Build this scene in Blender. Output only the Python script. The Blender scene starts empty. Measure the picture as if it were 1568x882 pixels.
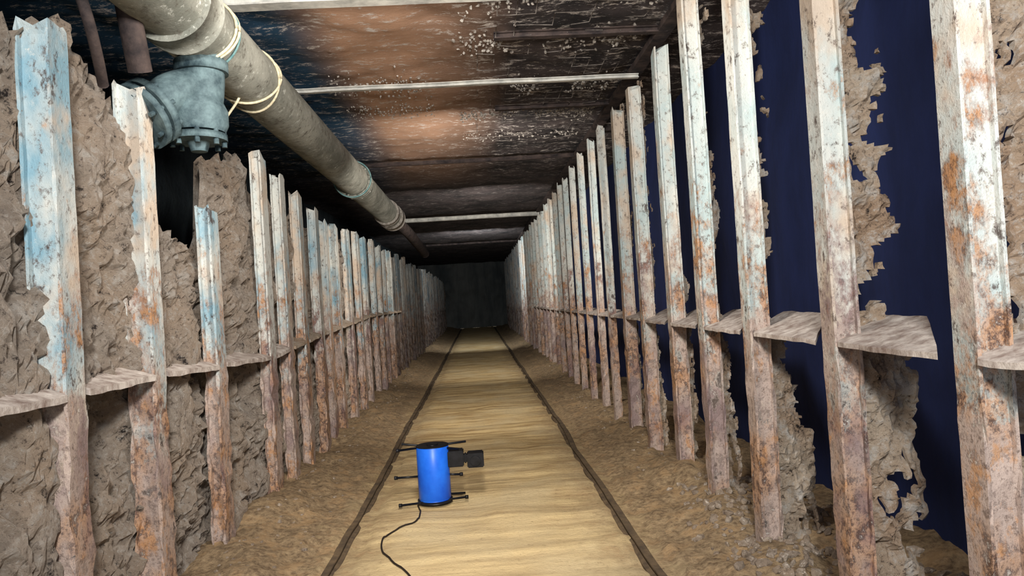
import bpy, bmesh, math, random
from mathutils import Vector, Matrix, noise
random.seed(7)
S=bpy.context.scene
S.view_settings.view_transform='Standard'
S.view_settings.exposure=0.14
F=1100.0; W=1568.0; H=882.0
CH=1.2
WR=1.2; WL=-1.3
# ---------------- camera ----------------
cam=bpy.data.cameras.new('camera'); co=bpy.data.objects.new('camera',cam); S.collection.objects.link(co)
cam.sensor_width=36; cam.lens=36*F/W; cam.clip_start=0.02
vy=Vector(((730-W/2)/F,(H/2-460)/F,-1)).normalized()
r=math.radians(3.5)
vx=Vector((math.cos(r),math.sin(r),0)); vx=(vx-vy*vx.dot(vy)).normalized()
vz=vx.cross(vy)
M=Matrix((vx,vy,vz))
co.matrix_world=Matrix.Translation((0,0,CH))@M.to_4x4()
S.camera=co
def ray(u,v):
    return (M@Vector(((u-W/2)/F,(H/2-v)/F,-1))).normalized()
def gnd(u,v,z=0.0):
    d=ray(u,v); t=(z-CH)/d.z; return Vector((0,0,CH))+d*t
def aty(u,v,y):
    d=ray(u,v); return Vector((0,0,CH))+d*(y/d.y)
# ---------------- helpers ----------------
def lin(c):
    o=[]
    for x in c[:3]:
        x/=255.0
        o.append(x/12.92 if x<=0.04045 else ((x+0.055)/1.055)**2.4)
    return (o[0],o[1],o[2],1)
class MB:
    def __init__(s,name,rough=0.8,metal=0.0):
        s.m=bpy.data.materials.new(name); s.m.use_nodes=True
        s.t=s.m.node_tree; s.n=s.t.nodes; s.l=s.t.links
        s.b=s.n['Principled BSDF']; s.b.inputs['Roughness'].default_value=rough
        s.b.inputs['Metallic'].default_value=metal
        s.b.inputs['Specular IOR Level'].default_value=0.25
        s.g=s.n.new('ShaderNodeNewGeometry')
    def pos(s,scale=(1,1,1)):
        mp=s.n.new('ShaderNodeMapping'); mp.inputs['Scale'].default_value=scale
        s.l.new(s.g.outputs['Position'],mp.inputs['Vector']); return mp.outputs[0]
    def noise(s,sc=5,det=6,rg=0.6,scale=(1,1,1),dist=0.0):
        n=s.n.new('ShaderNodeTexNoise'); n.inputs['Scale'].default_value=sc
        n.inputs['Detail'].default_value=det; n.inputs['Roughness'].default_value=rg
        n.inputs['Distortion'].default_value=dist
        s.l.new(s.pos(scale),n.inputs['Vector']); return n.outputs['Fac']
    def mr(s,x,a,b,c=0.0,d=1.0):
        n=s.n.new('ShaderNodeMapRange'); n.inputs[1].default_value=a; n.inputs[2].default_value=b
        n.inputs[3].default_value=c; n.inputs[4].default_value=d
        s.l.new(x,n.inputs[0]); return n.outputs[0]
    def math(s,op,x,y):
        n=s.n.new('ShaderNodeMath'); n.operation=op
        for i,v in enumerate((x,y)):
            if isinstance(v,(int,float)): n.inputs[i].default_value=v
            else: s.l.new(v,n.inputs[i])
        return n.outputs[0]
    def mix(s,f,a,b,mode='MIX'):
        n=s.n.new('ShaderNodeMix'); n.data_type='RGBA'; n.blend_type=mode
        for sock,v in ((n.inputs[0],f),(n.inputs[6],a),(n.inputs[7],b)):
            if isinstance(v,(int,float)): sock.default_value=v
            elif isinstance(v,tuple): sock.default_value=v
            else: s.l.new(v,sock)
        return n.outputs[2]
    def xyz(s):
        n=s.n.new('ShaderNodeSeparateXYZ'); s.l.new(s.g.outputs['Position'],n.inputs[0]); return n.outputs
    def col(s,c):
        if isinstance(c,tuple): s.b.inputs['Base Color'].default_value=c
        else: s.l.new(c,s.b.inputs['Base Color'])
    def bump(s,h,st=0.5,d=0.02):
        n=s.n.new('ShaderNodeBump'); n.inputs['Strength'].default_value=st; n.inputs['Distance'].default_value=d
        s.l.new(h,n.inputs['Height']); s.l.new(n.outputs[0],s.b.inputs['Normal'])
# posts
def post_mat(name,ztop,tint,dark=1.0):
    m=MB(name,0.5,0.0); m.b.inputs['Specular IOR Level'].default_value=0.5
    X=m.xyz()
    n1=m.noise(2.2,5,0.65,(1,1,0.6)); n2=m.noise(8,8,0.75,(1.2,1.2,0.7)); n3=m.noise(30,7,0.78,(1,1,0.8)); n4=m.noise(3.1,4,0.6,(1.3,1.3,0.8))
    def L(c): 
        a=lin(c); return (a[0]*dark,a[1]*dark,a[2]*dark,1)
    c=m.mix(m.mr(n1,0.45,0.6),L((206,208,202)),L(tint))
    c=m.mix(m.mr(n4,0.50,0.62),c,L((200,184,166)))
    h=m.math('ADD',m.mr(X[2],0.5,ztop*0.80,1.0,0.0),m.mr(n2,0.3,0.7,-0.6,0.6))
    rust=m.mix(m.mr(n3,0.42,0.58),L((88,64,54)),L((200,162,132)))
    rust=m.mix(m.mr(n4,0.45,0.56),rust,L((178,160,150)))
    rust=m.mix(m.mr(n2,0.55,0.62,0,0.7),rust,L((190,138,88)))
    rust=m.mix(m.mr(n1,0.49,0.41,0,0.6),rust,L((112,90,98)))
    rust=m.mix(m.mr(n3,0.49,0.41,0,0.55),rust,L((78,60,54)))
    c=m.mix(m.mr(h,0.35,0.7),c,rust)
    c=m.mix(m.mr(n3,0.55,0.63,0,0.8),c,L((98,82,74)))
    c=m.mix(m.mr(n2,0.40,0.35,0,0.9),c,L((72,56,50)))
    c=m.mix(m.mr(n3,0.40,0.35,0,0.5),c,L((228,222,212)))
    m.col(c); m.bump(m.math('ADD',n3,n2),0.6,0.012); return m.m
M_postR=post_mat('painted_rusty_steel_right',2.7,(178,194,194))
M_postL=post_mat('painted_rusty_steel_left',2.2,(132,170,186))
M_postD=post_mat('shaded_rusty_steel',2.3,(110,130,140),0.3)  # same steel for far posts, with the fading light painted in as darker colour
def rock_mat(name,c1,c2,c3,bs=1.0,dark=0.41):
    m=MB(name,0.95)
    a=m.noise(3,6,0.6); b=m.noise(12,10,0.8); c_=m.noise(45,8,0.8)
    c=m.mix(m.mr(a,0.38,0.62),lin(c1),lin(c2))
    c=m.mix(m.mr(b,0.5,0.62),c,lin(c3))
    c=m.mix(m.mr(b,dark,dark-0.06),c,lin((56,48,46)))
    c=m.mix(m.mr(c_,0.45,0.36,0,0.85),c,lin((84,70,64)))
    c=m.mix(m.mr(c_,0.56,0.64,0,0.85),c,lin((238,230,220)))
    m.col(c); m.bump(m.math('ADD',b,m.math('MULTIPLY',c_,0.6)),1.0*bs,0.06); return m.m
M_rockL=rock_mat('clay_rock_left',(194,180,166),(206,184,162),(226,218,208),1.0,0.43)
M_crust=rock_mat('rusted_scale_crust',(196,168,142),(216,198,176),(226,220,212),0.8,0.43)
M_grav=rock_mat('brown_gravel',(140,126,112),(156,138,118),(176,164,150),0.6)
# floor
m=MB('sandy_mud_floor',0.8); X=m.xyz()
ax=m.math('ABSOLUTE',m.math('ADD',X[0],0.02),0)
str_=m.noise(2.5,7,0.65,(0.4,5,1)); fine=m.noise(30,7,0.75); n1=m.noise(1.8,5,0.6); n5=m.noise(8,6,0.7)
cen=m.mix(m.mr(str_,0.40,0.60),lin((160,132,90)),lin((224,198,146)))
cen=m.mix(m.mr(n1,0.45,0.65,0,0.7),cen,lin((206,188,150)))
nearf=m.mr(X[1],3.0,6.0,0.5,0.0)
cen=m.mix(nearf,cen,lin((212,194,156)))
ver=m.mix(m.mr(fine,0.38,0.62),lin((108,90,70)),lin((170,148,116)))
ver=m.mix(m.mr(n5,0.5,0.62,0,0.6),ver,lin((174,144,106)))
ver=m.mix(m.mr(n5,0.42,0.32,0,0.6),ver,lin((100,86,68)))
e=m.math('ADD',ax,m.mr(n5,0.3,0.7,-0.16,0.16))
c=m.mix(m.mr(e,0.46,0.84),cen,ver)
c=m.mix(m.mr(fine,0.42,0.3,0,0.5),c,lin((108,88,64)))
m.col(c); m.bump(m.math('ADD',fine,m.math('MULTIPLY',str_,0.7)),0.6,0.025); M_floor=m.m
# ceiling
m=MB('dark_timber_lagging',0.95); X=m.xyz()
a=m.noise(2.2,5,0.6); b=m.noise(8,8,0.8,(0.55,1.4,1)); f2=m.noise(20,7,0.8,(0.6,1.3,1))
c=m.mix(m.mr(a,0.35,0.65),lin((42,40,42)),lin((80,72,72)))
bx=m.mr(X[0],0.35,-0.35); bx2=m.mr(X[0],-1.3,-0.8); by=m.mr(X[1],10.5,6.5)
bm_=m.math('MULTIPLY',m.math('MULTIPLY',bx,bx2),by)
c=m.mix(m.math('MULTIPLY',bm_,m.mr(a,0.3,0.5,0.85,1)),c,lin((188,150,124)))  # brown zone: a reflected arm painted into the ceiling colour
tl=m.mr(X[0],-0.75,-1.1)
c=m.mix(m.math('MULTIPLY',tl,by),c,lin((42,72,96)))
sp=m.math('MULTIPLY',m.mr(b,0.50,0.57),m.mr(f2,0.50,0.56))
sp=m.math('MULTIPLY',sp,m.mr(X[1],10,8,0.25,1))
c=m.mix(sp,c,lin((216,208,202)))
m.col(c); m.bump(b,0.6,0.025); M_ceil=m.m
def simple(name,c1,c2,sc=8,rough=0.7,metal=0.0,bump=0.3,stretch=(1,1,1),d=0.01):
    m=MB(name,rough,metal); n=m.noise(sc,7,0.65,stretch)
    m.col(m.mix(m.mr(n,0.35,0.65),lin(c1),lin(c2))); m.bump(n,bump,d); return m.m
M_navy=simple('navy_shirt_reflection',(24,34,68),(32,44,88),2.5,0.9,0,0.5,(1,1,.4),0.04)  # reflected blue shirt painted into the colour of the right backing
M_void=simple('dark_void_backing',(34,42,48),(50,58,62),4,0.95,0,0.8,(1,1,1),0.1)  # dark backing behind the left wall; the void's darkness is in its colour
M_end=simple('grey_end_rock',(70,76,78),(104,106,104),0.9,0.95,0,0.8,(2,1,0.3),0.1)
M_beam=simple('pale_beam',(150,150,146),(206,204,196),9,0.6)
M_dbeam=simple('dark_beam',(34,30,32),(80,68,64),9,0.85,0,0.6)
M_rail=simple('mud_caked_rail',(70,60,50),(104,88,68),14,0.8,0.0)
M_rope=simple('cream_rope',(216,208,180),(184,172,142),60,0.9)
M_teal=simple('teal_tape',(70,110,114),(120,146,144),30,0.7)
M_valve=simple('teal_grey_cast_iron',(38,54,62),(100,120,124),11,0.7,0.1,0.6)
M_blue=simple('blue_plastic',(16,72,190),(34,104,220),5,0.35,0,0.05)
M_blk=simple('black_plastic',(10,11,14),(24,25,30),20,0.4,0,0.1)
M_cable=simple('black_cable',(24,20,18),(44,36,30),20,0.6)
M_white=simple('white_mortar',(200,194,186),(120,112,104),25,0.9,0,0.8)
m=MB('galvanised_dirty_pipe',0.7,0.0)
a=m.noise(4,6,0.65,(1,0.5,1)); b=m.noise(18,7,0.75)
c=m.mix(m.mr(a,0.36,0.64),lin((112,114,106)),lin((160,160,150)))
c=m.mix(m.mr(b,0.54,0.66),c,lin((88,84,76))); c=m.mix(m.mr(b,0.42,0.32),c,lin((200,202,194)))
m.col(c); m.bump(b,0.5,0.012); M_pipe=m.m

def mkobj(name,bm,mats,smooth=False):
    me=bpy.data.meshes.new(name)
    bm.to_mesh(me); bm.free()
    for mt in (mats if isinstance(mats,list) else [mats]): me.materials.append(mt)
    if smooth:
        for p in me.polygons: p.use_smooth=True
    o=bpy.data.objects.new(name,me); S.collection.objects.link(o); return o
def box(bm,x0,x1,y0,y1,z0,z1,mi=0,jit=0):
    vs=[bm.verts.new((x,y,z)) for z in (z0,z1) for y in (y0,y1) for x in (x0,x1)]
    for q in ((0,2,3,1),(4,5,7,6),(0,1,5,4),(2,6,7,3),(0,4,6,2),(1,3,7,5)):
        f=bm.faces.new([vs[i] for i in q]); f.material_index=mi
    return vs
def tube(bm,pts,rad,seg=16,mi=0,cap=True):
    rings=[]; n=len(pts); pts=[Vector(p) for p in pts]
    up=None
    for i,p in enumerate(pts):
        t=(pts[min(i+1,n-1)]-pts[max(i-1,0)]).normalized()
        if up is None: up=Vector((0,0,1)) if abs(t.z)<0.9 else Vector((1,0,0))
        a=t.cross(up).normalized(); b=a.cross(t).normalized(); up=b
        rr=rad[i] if isinstance(rad,(list,tuple)) else rad
        rings.append([bm.verts.new(p+(a*math.cos(2*math.pi*k/seg)+b*math.sin(2*math.pi*k/seg))*rr) for k in range(seg)])
    for i in range(n-1):
        for k in range(seg):
            f=bm.faces.new((rings[i][k],rings[i][(k+1)%seg],rings[i+1][(k+1)%seg],rings[i+1][k])); f.material_index=mi; f.smooth=True
    if cap:
        f=bm.faces.new(rings[0]); f.material_index=mi
        f=bm.faces.new(rings[-1][::-1]); f.material_index=mi
def smoothpath(P,n=8):
    P=[Vector(p) for p in P]; out=[]
    for i in range(len(P)-1):
        p0=P[max(i-1,0)];p1=P[i];p2=P[i+1];p3=P[min(i+2,len(P)-1)]
        for k in range(n):
            t=k/n
            out.append(0.5*((2*p1)+(-p0+p2)*t+(2*p0-5*p1+4*p2-p3)*t*t+(-p0+3*p1-3*p2+p3)*t**3))
    out.append(P[-1]); return out
def N(x,y,z,o=4): return noise.fractal(Vector((x,y,z)),1.0,2.0,o)
YE=32.0
# ---------------- floor ----------------
def floorz(x,y):
    a=abs(x)
    z=0.012*N(x*3,y*3,0)
    if a<0.7: z+=0.007*math.sin(y*2*math.pi/0.55)+0.008*N(x*1.5,y*9,3)
    t=min(max((a-0.76)/0.5,0),1); t=t*t*(3-2*t)
    z+=t*(0.07+0.07*N(x*2,y*1.6,9))+ (0.014*N(x*14,y*14,5)+0.02*N(x*5,y*5,2) if a>0.76 else 0)
    if abs(a-0.72)<0.07: z-=0.014
    return z
ys=[-0.5]; 
while ys[-1]<YE+1: ys.append(ys[-1]+max(0.025,0.01*max(ys[-1],0)))
xs=[-2.6+0.03*i for i in range(174)]
bm=bmesh.new(); g=[[bm.verts.new((x,y,floorz(x,y))) for x in xs] for y in ys]
for i in range(len(ys)-1):
    for j in range(len(xs)-1): bm.faces.new((g[i][j],g[i][j+1],g[i+1][j+1],g[i+1][j]))
mkobj('floor',bm,M_floor,True)
# rails
for sx,nm in ((-0.745,'rail_track'),(0.70,'rail_track')):
    bm=bmesh.new(); prev=None
    prof=[(-.034,-.03),(-.034,.0),(-.01,.006),(-.01,.014),(-.016,.018),(-.016,.026),(.016,.026),(.016,.018),(.01,.014),(.01,.006),(.034,.0),(.034,-.03)]
    y=0.3
    while y<YE-.5:
        ox=0.016*N(y*0.5,sx,1)+.006*N(y*3,sx,1)
        oz=.008*N(y*2.2,sx,6)-.010
        rg=[bm.verts.new((sx+ox+px,y,pz+oz)) for px,pz in prof]
        if prev:
            for k in range(len(prof)): bm.faces.new((prev[k],prev[(k+1)%12],rg[(k+1)%12],rg[k]))
        prev=rg; y+=0.12
    mkobj(nm,bm,M_rail)

# ---------------- left rock wall ----------------
def interp(tab,y):
    if y<=tab[0][0]: return tab[0][1]
    for (a,b),(c,d) in zip(tab,tab[1:]):
        if y<=c: return b+(d-b)*(y-a)/(c-a)
    return tab[-1][1]
toptab=[(0,2.9),(2.05,2.75),(2.2,2.12),(2.4,2.24),(2.95,2.12),(3.04,1.62),(3.74,1.55),(3.84,2.0),(4.5,2.2),(4.7,2.0),(5.3,1.95),(7,1.9),(12,1.95),(YE,1.95)]
ltab=[(0,1.0),(3,0.98),(4.6,0.93),(6,1.0),(9,1.1),(12,1.1),(YE,1.1)]
ys=[0.3]
while ys[-1]<YE: ys.append(ys[-1]+max(0.016,0.007*ys[-1]))
def leftx(y,z):
    amp=1.0 if y<4.6 else 0.7
    x=-1.395-amp*(0.07*N(y*1.6,z*1.6,2)+0.06*N(y*5,z*5,7)+0.035*N(y*15,z*15,1)+0.02*N(y*40,z*40,1))
    lz=interp(ltab,y); dz=lz-z
    if 0.0<dz<0.36:
        x-=0.34*max(0,N(y*2.3,0,4,2)+0.25)*(1-dz/0.36)
    return min(x,-1.345)
bm=bmesh.new(); nz=100; g=[]
for y in ys:
    tz=interp(toptab,y)+(0.10 if y<3 or y>3.85 else .05)*N(y*4,1,1)+0.06*N(y*14,1,1)
    row=[bm.verts.new((leftx(y,tz*j/nz),y,tz*j/nz)) for j in range(nz+1)]
    xl=row[-1].co.x
    for k,(dx,dz) in enumerate(((0.02,-0.01),(0.05,-0.5),(0.7,-0.9))):
        row.append(bm.verts.new((xl-dx,y,tz+dz+0.02*N(y*5,k,3))))
    g.append(row)
for i in range(len(g)-1):
    for j in range(len(g[0])-1): bm.faces.new((g[i][j],g[i+1][j],g[i+1][j+1],g[i][j+1]))
mkobj('wall_left',bm,M_rockL,False)
def plane_grid(name,fn,nu,nv,mat):
    bm=bmesh.new(); g=[[bm.verts.new(fn(i/nu,j/nv)) for j in range(nv+1)] for i in range(nu+1)]
    for i in range(nu):
        for j in range(nv): bm.faces.new((g[i][j],g[i+1][j],g[i+1][j+1],g[i][j+1]))
    return mkobj(name,bm,mat,True)
plane_grid('wall_left_dark_backing',lambda u,v:(-2.5+0.15*N(u*20,v*3,1),-0.5+(YE+1)*u,3.1*v),160,24,M_void)
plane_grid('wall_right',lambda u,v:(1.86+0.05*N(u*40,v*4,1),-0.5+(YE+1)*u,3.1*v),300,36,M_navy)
plane_grid('wall_end',lambda u,v:(-2.6+4.6*u,YE+0.3*N(u*6,v*4,1),3.1*v),50,30,M_end)

# ---------------- posts ----------------
def hbeam(name,xi,sgn,y,z0,z1,mat,d=0.12,wf=0.085,lean=0.0,jag=0.03):
    bm=bmesh.new(); t=0.010
    xo=xi+sgn*d
    n=max(6,int((z1-z0)/0.06))
    q=wf*0.26
    prof=[(xi,-wf/2),(xi+sgn*t,-wf/2),(xi+sgn*t,-t/2-q),(xo-sgn*t,-t/2-q),(xo-sgn*t,-wf/2),(xo,-wf/2),
          (xo,wf/2),(xo-sgn*t,wf/2),(xo-sgn*t,t/2-q),(xi+sgn*t,t/2-q),(xi+sgn*t,wf/2),(xi,wf/2)]
    rows=[]; s0=random.random()*50
    for i in range(n+1):
        z=z0+(z1-z0)*i/n; row=[]
        for k,(px,py) in enumerate(prof):
            zz=z+(random.uniform(-jag,jag) if i==n else 0)
            cor=0.012 if z<0.9 else 0.002
            e=cor*N(z*14,k*3.3+s0,1)
            row.append(bm.verts.new((px+e+lean*(z-1)+0.004*N(z*1.3,s0,2),y+py+e,zz)))
        rows.append(row)
    for i in range(n):
        for k in range(12): bm.faces.new((rows[i][k],rows[i][(k+1)%12],rows[i+1][(k+1)%12],rows[i+1][k]))
    bm.faces.new(rows[-1][::-1]) ; bm.faces.new(rows[0])
    bmesh.ops.recalc_face_normals(bm,faces=bm.faces)
    return mkobj(name,bm,mat)
RY=[1.12,1.74,2.42,3.16,3.84,4.5,5.2,5.85]
while RY[-1]<YE-3: RY.append(RY[-1]+0.68+0.02*random.uniform(-1,1))
for i,y in enumerate(RY):
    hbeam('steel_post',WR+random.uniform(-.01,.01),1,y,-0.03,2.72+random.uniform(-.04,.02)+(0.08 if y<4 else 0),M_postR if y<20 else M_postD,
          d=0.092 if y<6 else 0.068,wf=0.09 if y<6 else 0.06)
LY=[1.66,2.38,3.0,3.7,4.6,5.09,5.54,6.08,6.44,6.95,7.6,8.2]
LT=[2.84,2.16,2.15,1.74,2.2,2.15,2.09,2.03,1.98,2.0,2.02,2.04]
while LY[-1]<YE-3: LY.append(LY[-1]+0.6+0.03*random.uniform(-1,1)); LT.append(2.03+random.uniform(-.05,.06))
for i,(y,t) in enumerate(zip(LY,LT)):
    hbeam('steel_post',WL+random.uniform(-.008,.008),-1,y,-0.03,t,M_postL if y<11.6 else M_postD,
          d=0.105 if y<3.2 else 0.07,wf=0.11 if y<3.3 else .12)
# crust behind right posts
def crust(y,w,z0,z1,seed,base=0.62,low=.25):
    bm=bmesh.new(); dz=0.012; nz=int((z1-z0)/dz); nx=16; x0=WR+0.08
    vs={}
    def V(i,j):
        if (i,j) not in vs:
            z=z0+j*dz; x=x0+i*w/nx
            vs[(i,j)]=bm.verts.new((x+0.004*N(x*50,z*60,seed),y+0.03+0.05*N(x*9,z*6,seed)+0.03*N(x*30,z*22,seed),z+0.006*N(x*60,z*60,seed)))
        return vs[(i,j)]
    for j in range(nz):
        z=z0+j*dz
        for i in range(nx):
            u=i/nx
            lim=base+0.6*N(seed*3.1,z*2.0,1,3)+0.3*N(seed*1.7,z*12,2,4)
            if z<0.95: lim+=low*(1.15-z)
            hole=N(u*2.4+seed,z*5,seed,4)
            if u<lim and not (u>0.12 and hole>0.38): bm.faces.new((V(i,j),V(i+1,j),V(i+1,j+1),V(i,j+1)))
    ret=bmesh.ops.extrude_face_region(bm,geom=list(bm.faces))
    for v in ret['geom']:
        if isinstance(v,bmesh.types.BMVert): v.co.y+=0.02
    bmesh.ops.recalc_face_normals(bm,faces=bm.faces)
    mkobj('rusted_lagging_crust',bm,M_crust,False)
for k,(y,w,b_,lo) in enumerate(((1.74,0.24,1.0,.4),(2.42,0.24,.70,.6),(3.16,0.2,.48,.6),(3.84,0.10,.4,.6),(4.5,.08,.4,.5),(5.2,.07,.4,.4),(5.85,.06,.4,.4))):
    crust(y,w,0.0,2.76,k*7.3+2,b_,lo)
M_ledge=simple('pale_ledge_steel',(210,202,194),(136,120,112),18,0.7,0,0.6)
def ledge(name,pts,mat,th=0.012):
    bm=bmesh.new()
    a,b,c,d=[Vector(p) for p in pts]; n=12; k=5; gT=[];gB=[]
    for i in range(n+1):
        u=i/n; rT=[];rB=[]
        for j in range(k+1):
            v=j/k; p=a.lerp(b,u).lerp(d.lerp(c,u),v)
            p.z+=0.005*N(p.x*9,p.y*9,1); p.x+=0.008*N(p.y*13,p.x*3,4)
            rT.append(bm.verts.new(p)); rB.append(bm.verts.new(p-Vector((0,0,th))))
        gT.append(rT);gB.append(rB)
    for i in range(n):
        for j in range(k):
            bm.faces.new((gT[i][j],gT[i+1][j],gT[i+1][j+1],gT[i][j+1])); bm.faces.new((gB[i][j],gB[i][j+1],gB[i+1][j+1],gB[i+1][j]))
        bm.faces.new((gT[i][0],gB[i][0],gB[i+1][0],gT[i+1][0])); bm.faces.new((gT[i][k],gT[i+1][k],gB[i+1][k],gB[i][k]))
    for j in range(k):
        bm.faces.new((gT[0][j],gT[0][j+1],gB[0][j+1],gB[0][j])); bm.faces.new((gT[n][j],gB[n][j],gB[n][j+1],gT[n][j+1]))
    bmesh.ops.recalc_face_normals(bm,faces=bm.faces)
    return mkobj(name,bm,mat)
for i in range(len(RY)-1):
    a,b=RY[i],RY[i+1]
    if a<15:
        if a<4.6: P=[(1.2,a+.09,.985),(1.2,b-.055,.985),(1.47,b+.24,1.06),(1.44,a+.50,1.06)]
        else: P=[(1.2,a+.05,.99),(1.2,b-.05,.99),(1.35,b+.05,1.03),(1.35,a+.2,1.03)]
        ledge('waler_plate',P,M_ledge,.016)
for i in range(len(LY)-1):
    a,b=LY[i],LY[i+1]
    if a<12:
        z1=interp(ltab,a);z2=interp(ltab,b)
        ledge('waler_plate',[(-1.295,a+.065,z1),(-1.295,b-.06,z2),(-1.44,b-.03,z2+.045),(-1.44,a+.1,z1+.045)],M_ledge if a<5 else M_crust,0.022)
bm=bmesh.new(); box(bm,WR+0.01,WR+0.1,3.9,YE-2,2.78,2.82); mkobj('top_wall_plate',bm,M_dbeam)

# ---------------- ceiling ----------------
def cz(x,y): 
    return 2.88+0.03*N(x*2,y*2,1)+0.012*N(x*2.2,y*5,5)+0.008*N(x*20,y*20,5)
ys=[-0.5]
while ys[-1]<YE+.5: ys.append(ys[-1]+max(0.035,0.012*max(ys[-1],0)))
xs=[-2.6+0.04*i for i in range(114)]
bm=bmesh.new(); g=[[bm.verts.new((x,y,cz(x,y))) for x in xs] for y in ys]
for i in range(len(ys)-1):
    for j in range(len(xs)-1): bm.faces.new((g[i][j],g[i+1][j],g[i+1][j+1],g[i][j+1]))
mkobj('ceiling',bm,M_ceil,True)
def xbeam(y,z,mat,h=0.05,w=0.06,name='cross_beam',x0=-1.35,x1=1.27):
    bm=bmesh.new(); t=0.008
    box(bm,x0,x1,y-w/2,y+w/2,z,z+t); box(bm,x0,x1,y-t/2,y+t/2,z+t,z+h-t); box(bm,x0,x1,y-w/2,y+w/2,z+h-t,z+h)
    bmesh.ops.subdivide_edges(bm,edges=[e for e in bm.edges if abs(e.verts[0].co.x-e.verts[1].co.x)>1],cuts=10)
    for v in bm.verts: v.co.z+=0.006*N(v.co.x*2,y,0)
    mkobj(name,bm,mat)
xbeam(3.66,2.745,M_beam,0.06,0.09); xbeam(5.15,2.745,M_beam,0.03,0.04); xbeam(13.4,2.72,M_beam,0.07,0.08)
for y,x0 in ((4.35,.2),(6.0,.25),(8.2,-1.3),(20,-1.3)): xbeam(y,2.78,M_dbeam,0.04,0.05,x0=x0)
M_wire=simple('pale_wire',(130,124,118),(80,72,68),30,0.6)
bm=bmesh.new()
for i in range(22):
    y=3.7+i*0.16
    P=[(x,y+0.01*N(x*3,y,0),2.80+0.03*N(x*2,y*2,0)) for x in [0.1+0.11*q for q in range(10)]]
    for q in range(9):
        if N(q*1.7,i*2.3,1)>0.05: tube(bm,[P[q],P[q+1]],0.0025,5)
for i in range(10):
    x=0.1+0.11*i
    for q in range(21):
        if N(q*1.3,i*2.9,8)>0.12:
            y=3.7+q*.16; tube(bm,[(x,y,2.80+0.03*N(x*2,y*2,0)),(x,y+.16,2.80+0.03*N(x*2,(y+.16)*2,0))],0.0025,5)
mkobj('ceiling_wire_mesh',bm,M_wire)
bm=bmesh.new()
def stone(bm,c,s,mi=0):
    mt=Matrix.Translation(c)@Matrix.Rotation(random.random()*6,4,'Z')@Matrix.Rotation(random.random()*6,4,'X')@Matrix.Diagonal((s*random.uniform(.7,1.4),s*random.uniform(.7,1.2),s*random.uniform(.5,.9),1))
    r_=bmesh.ops.create_icosphere(bm,subdivisions=1,radius=1,matrix=mt)
    for v in r_['verts']: v.co+=Vector([random.uniform(-.22,.22)*s for _ in range(3)])
for i in range(1100):
    yy=random.choice([3.95,4.55,4.6,5.5,5.6,5.6,6.3,6.4,6.4,7.2])+random.gauss(0,0.10); xx=random.uniform(-0.05,1.15)
    if N(xx*2.5,yy*1.2,5)>-0.15: stone(bm,(xx,yy,2.845+random.uniform(-.02,.01)),random.uniform(0.004,0.014))
for i in range(340):
    yy=random.choice([5.4,6.1])+random.gauss(0,0.12); xx=random.uniform(-1.0,-0.25)
    stone(bm,(xx,yy,2.85+random.uniform(-.015,.01)),random.uniform(0.004,0.010))
mkobj('ceiling_rubble',bm,M_white)

# ---------------- pipe ----------------
px,pz=-1.18,2.5
bm=bmesh.new()
tube(bm,[(px,1.5,pz),(px,3,pz),(px,6,pz),(px,8,pz),(px,10.7,pz)],[.155,.155,.155,.155,.15],40)
for y,r_,l in ((7.35,.182,.07),(7.46,.174,.06),(2.95,.18,.16)):
    tube(bm,[(px,y,pz),(px,y+l,pz)],r_,40)
for k in range(10):
    a=2*math.pi*k/10; c=(px+.165*math.cos(a),7.33,pz+.165*math.sin(a)); tube(bm,[c,(c[0],7.55,c[2])],.012,6)
tube(bm,[(px,10.5,pz),(px,10.8,pz)],.19,32,1)
tube(bm,[(px,10.0,pz),(px,10.15,pz)],.182,32,1)
tube(bm,smoothpath([(px,10.8,pz),(px+.03,11.6,pz-.02),(px+.1,12.6,pz-.1),(px+.1,16,pz-.2)]),.09,16,2)
pipe=mkobj('drainage_pipe',bm,[M_pipe,M_white,M_dbeam])
bm=bmesh.new()
A=Vector((px,3.3,pz)); B=aty(303,192,3.3); 
bpt=Vector((B.x,3.3,B.z))
tube(bm,smoothpath([(A.x,3.3,A.z-.10),(A.x-.0,3.3,A.z-.25),tuple(bpt)]),.096,28)
tube(bm,[(A.x,3.3,A.z-.20),(A.x,3.3,A.z-.15)],.115,28)
tube(bm,[bpt+Vector((0,0,.11)),bpt+Vector((0,0,.06)),bpt,bpt-Vector((0,0,.035))],[.11,.132,.132,.116],28)
tube(bm,[bpt-Vector((0,0,.045)),bpt-Vector((0,0,.075))],.124,28)
for k in range(8):
    a=2*math.pi*k/8+.3; c=bpt+Vector((.108*math.cos(a),.108*math.sin(a),-.10)); tube(bm,[c,c+Vector((0,0,.17))],.012,6)
tube(bm,[bpt-Vector((0,0,.075)),bpt-Vector((0,0,.12))],[.05,.035],12)
C0=Vector((bpt.x,3.28,bpt.z+.17)); C1=aty(222,176,3.10)
tube(bm,smoothpath([C0,C0.lerp(C1,.5)+Vector((0,0,.03)),C1],6),.085,24)
d=(C1-C0).normalized()
tube(bm,[C1-d*.05,C1-d*.015],.145,24); tube(bm,[C1,C1+d*.03],.145,24); tube(bm,[C1+d*.03,C1+d*.05],[.06,.045],16)
a1=d.cross(Vector((0,0,1))).normalized(); b1=a1.cross(d)
for k in range(8):
    a=2*math.pi*k/8; c=C1+(a1*math.cos(a)+b1*math.sin(a))*.122; tube(bm,[c-d*.075,c+d*.055],.011,6)
val=mkobj('pipe_valve_tee',bm,M_valve)
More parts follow.
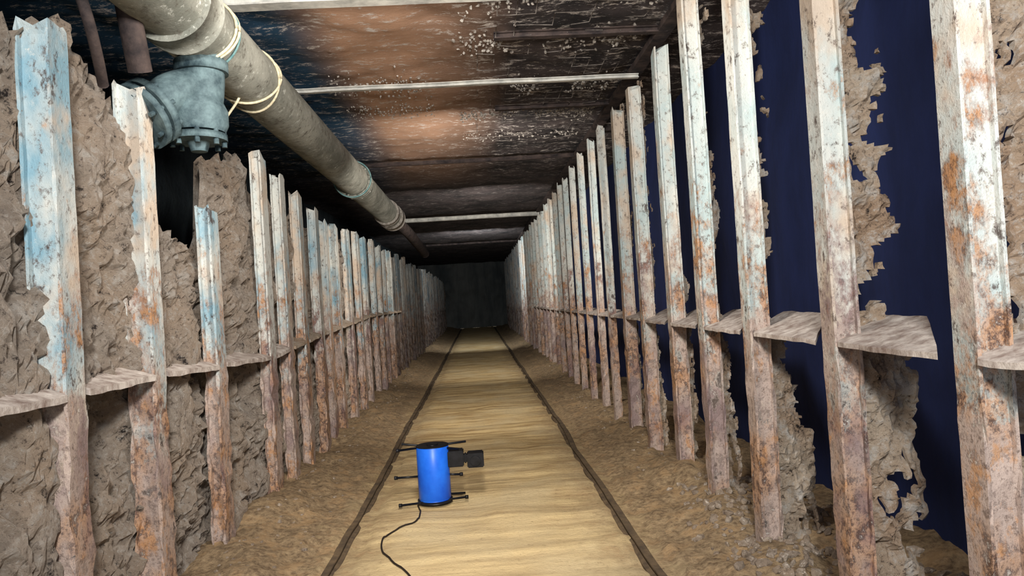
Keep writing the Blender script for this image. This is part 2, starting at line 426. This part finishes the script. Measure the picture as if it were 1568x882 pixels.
def ring(bm,y,r_,tilt=0.0,th=.009,mi=0,n=40):
    P=[]
    for k in range(n+1):
        a=2*math.pi*k/n; P.append((px+r_*math.cos(a),y+tilt*math.sin(a+.6)+.004*math.sin(3*a),pz+r_*math.sin(a)))
    tube(bm,P,th,8,mi)
bm=bmesh.new()
ring(bm,3.28,.163,.05,.007); ring(bm,3.31,.163,.07,.007); ring(bm,4.0,.163,.10,.007); ring(bm,4.05,.163,-.06,.007)
K=aty(374,124,3.95)
tube(bm,smoothpath([K+Vector((.02,0,.03)),K,K+Vector((-.03,0,.0)),K+Vector((-.01,0,-.03)),K+Vector((.02,0,.01)),K+Vector((-.02,0,.03))]),.010,8)
tube(bm,smoothpath([aty(330,128,3.9),aty(352,132,3.86),K,aty(395,112,3.95),aty(408,100,4.0)]),.008,8)
tube(bm,smoothpath([K,aty(366,150,3.85),aty(352,172,3.85),aty(342,186,3.85)]),.007,8)
tube(bm,smoothpath([K,aty(385,115,3.85),aty(388,90,3.85),aty(380,70,3.9)]),.007,8)
ring(bm,3.36,.162,.0,.006,1); ring(bm,7.3,.186,.02,.008,1)
mkobj('pipe_lashing_rope',bm,[M_rope,M_teal])
bm=bmesh.new()
tube(bm,smoothpath([aty(118,-20,2.6),aty(135,30,2.6),aty(150,90,2.7),aty(158,130,2.8)]),.02,12)
tube(bm,smoothpath([aty(190,-20,2.8),aty(205,60,2.85),aty(215,110,2.9)]),.045,12)
mkobj('hanging_hose',bm,M_dbeam)

# ---------------- blue drum crawler ----------------
base=gnd(667,770); bx_,by_=base.x,base.y
root=bpy.data.objects.new('inspection_crawler',None); S.collection.objects.link(root); root.location=(bx_,by_,0.015)
def part(name,bm,mat,sm=False):
    o=mkobj(name,bm,mat,sm); o.parent=root; return o
bm=bmesh.new(); tube(bm,[(0,0,.012),(0,0,.02),(0,0,.325),(0,0,.33)],[.092,.097,.097,.092],40); part('blue_drum',bm,M_blue)
bm=bmesh.new(); tube(bm,[(0,0,.33),(0,0,.334)],.098,40); tube(bm,[(0,0,0.0),(0,0,.012)],.105,40)
tube(bm,[(0,0,.334),(0,0,.340)],.035,20); part('end_plates',bm,M_blk)
bm=bmesh.new()
def rod(a,b,w=.007): tube(bm,[a,b],w,8)
rod((-.2,-.06,.325),(.2,.08,.325)); rod((-.19,.08,.335),(.16,-.06,.31)); rod((-.225,-.02,.155),(-.09,0,.15)); rod((.09,0,.15),(.165,-.02,.15))
rod((-.2,-.08,.006),(.19,-.02,.012)); rod((-.1,.1,.008),(.18,.09,.008))
for a in ((-.2,-.06,.325),(-.225,-.02,.155),(.165,-.02,.15),(-.2,-.08,.006),(.19,-.02,.012)):
    tube(bm,[(a[0]-.01,a[1],a[2]),(a[0]+.01,a[1],a[2])],.011,10)
part('support_rods',bm,M_blk)
bm=bmesh.new()
box(bm,.09,.185,-.05,.05,.2,.295); box(bm,.185,.205,-.03,.03,.215,.27); box(bm,.205,.305,-.055,.045,.19,.275)
bmesh.ops.bevel(bm,geom=bm.edges[:],offset=.006,segments=2,affect='EDGES')
tube(bm,[(.255,-.055,.232),(.255,-.065,.232)],.03,20)
part('camera_head',bm,M_blk)
bm=bmesh.new()
pts=[gnd(640,774),gnd(644,785),gnd(638,803),gnd(612,812),gnd(588,824),gnd(585,842),gnd(600,862),gnd(628,882),gnd(640,905)]
tube(bm,[Vector((p.x,p.y,floorz(p.x,p.y)+.006)) for p in smoothpath(pts,6)],.0045,8); mkobj('tether_cable',bm,M_cable)
# gravel
bm=bmesh.new()
for i in range(1300):
    x=random.uniform(.86,1.7); y=random.uniform(1.6,4.2)
    if x-.86<.2*random.random()+0.10*(y-2.5): continue
    stone(bm,(x,y,floorz(x,y)),random.uniform(.006,.028))
for i in range(200):
    y=random.uniform(4.6,13); s_=random.choice((-1,1)); x=s_*random.uniform(1.0,1.25)
    stone(bm,(x,y,floorz(x,y)-.004),random.uniform(.006,.018))
for i in range(90):
    y=random.uniform(1.6,4.6); x=-random.uniform(.9,1.28)
    stone(bm,(x,y,floorz(x,y)-.004),random.uniform(.006,.016))
mkobj('gravel_bank',bm,M_grav)

# ---------------- lights ----------------
def area(name,loc,tgt,size,power,col):
    L=bpy.data.lights.new(name,'AREA'); L.shape='SQUARE'; L.size=size; L.energy=power; L.color=col
    o=bpy.data.objects.new(name,L); S.collection.objects.link(o); o.location=loc
    d=Vector(tgt)-Vector(loc); o.rotation_euler=d.to_track_quat('-Z','Y').to_euler(); return o
area('work_light_near',(.1,-.7,2.3),(-.3,4,1.4),.35,155,(1,.98,.94))
area('fill_light_a',(0.0,2.4,2.3),(-.3,7,1.3),.3,54,(1,.94,.86))  # a to d: unseen fill lights added to even out the wall brightness
area('fill_light_b',(0.1,6.2,1.9),(-.1,11,1.4),.3,42,(1,.93,.84))
area('fill_light_c',(0.1,10.5,2.0),(0.3,15,1.3),.3,42,(1,.94,.86))
area('fill_light_d',(0.1,17,2.2),(0.1,24,1.4),.3,60,(.97,1,1))  # added fill that lifts the far end
sp=bpy.data.lights.new('floor_spot','SPOT'); sp.energy=330; sp.color=(1,.86,.64); sp.spot_size=math.radians(38); sp.spot_blend=.9; sp.shadow_soft_size=.05
so=bpy.data.objects.new('floor_spot',sp); S.collection.objects.link(so); so.location=(0,0.2,2.4)
so.rotation_euler=(Vector((0,5.0,0))-Vector(so.location)).to_track_quat('-Z','Y').to_euler()
w=bpy.data.worlds.new('World'); S.world=w; w.use_nodes=True
w.node_tree.nodes['Background'].inputs[0].default_value=(.85,.9,1,1); w.node_tree.nodes['Background'].inputs[1].default_value=.8
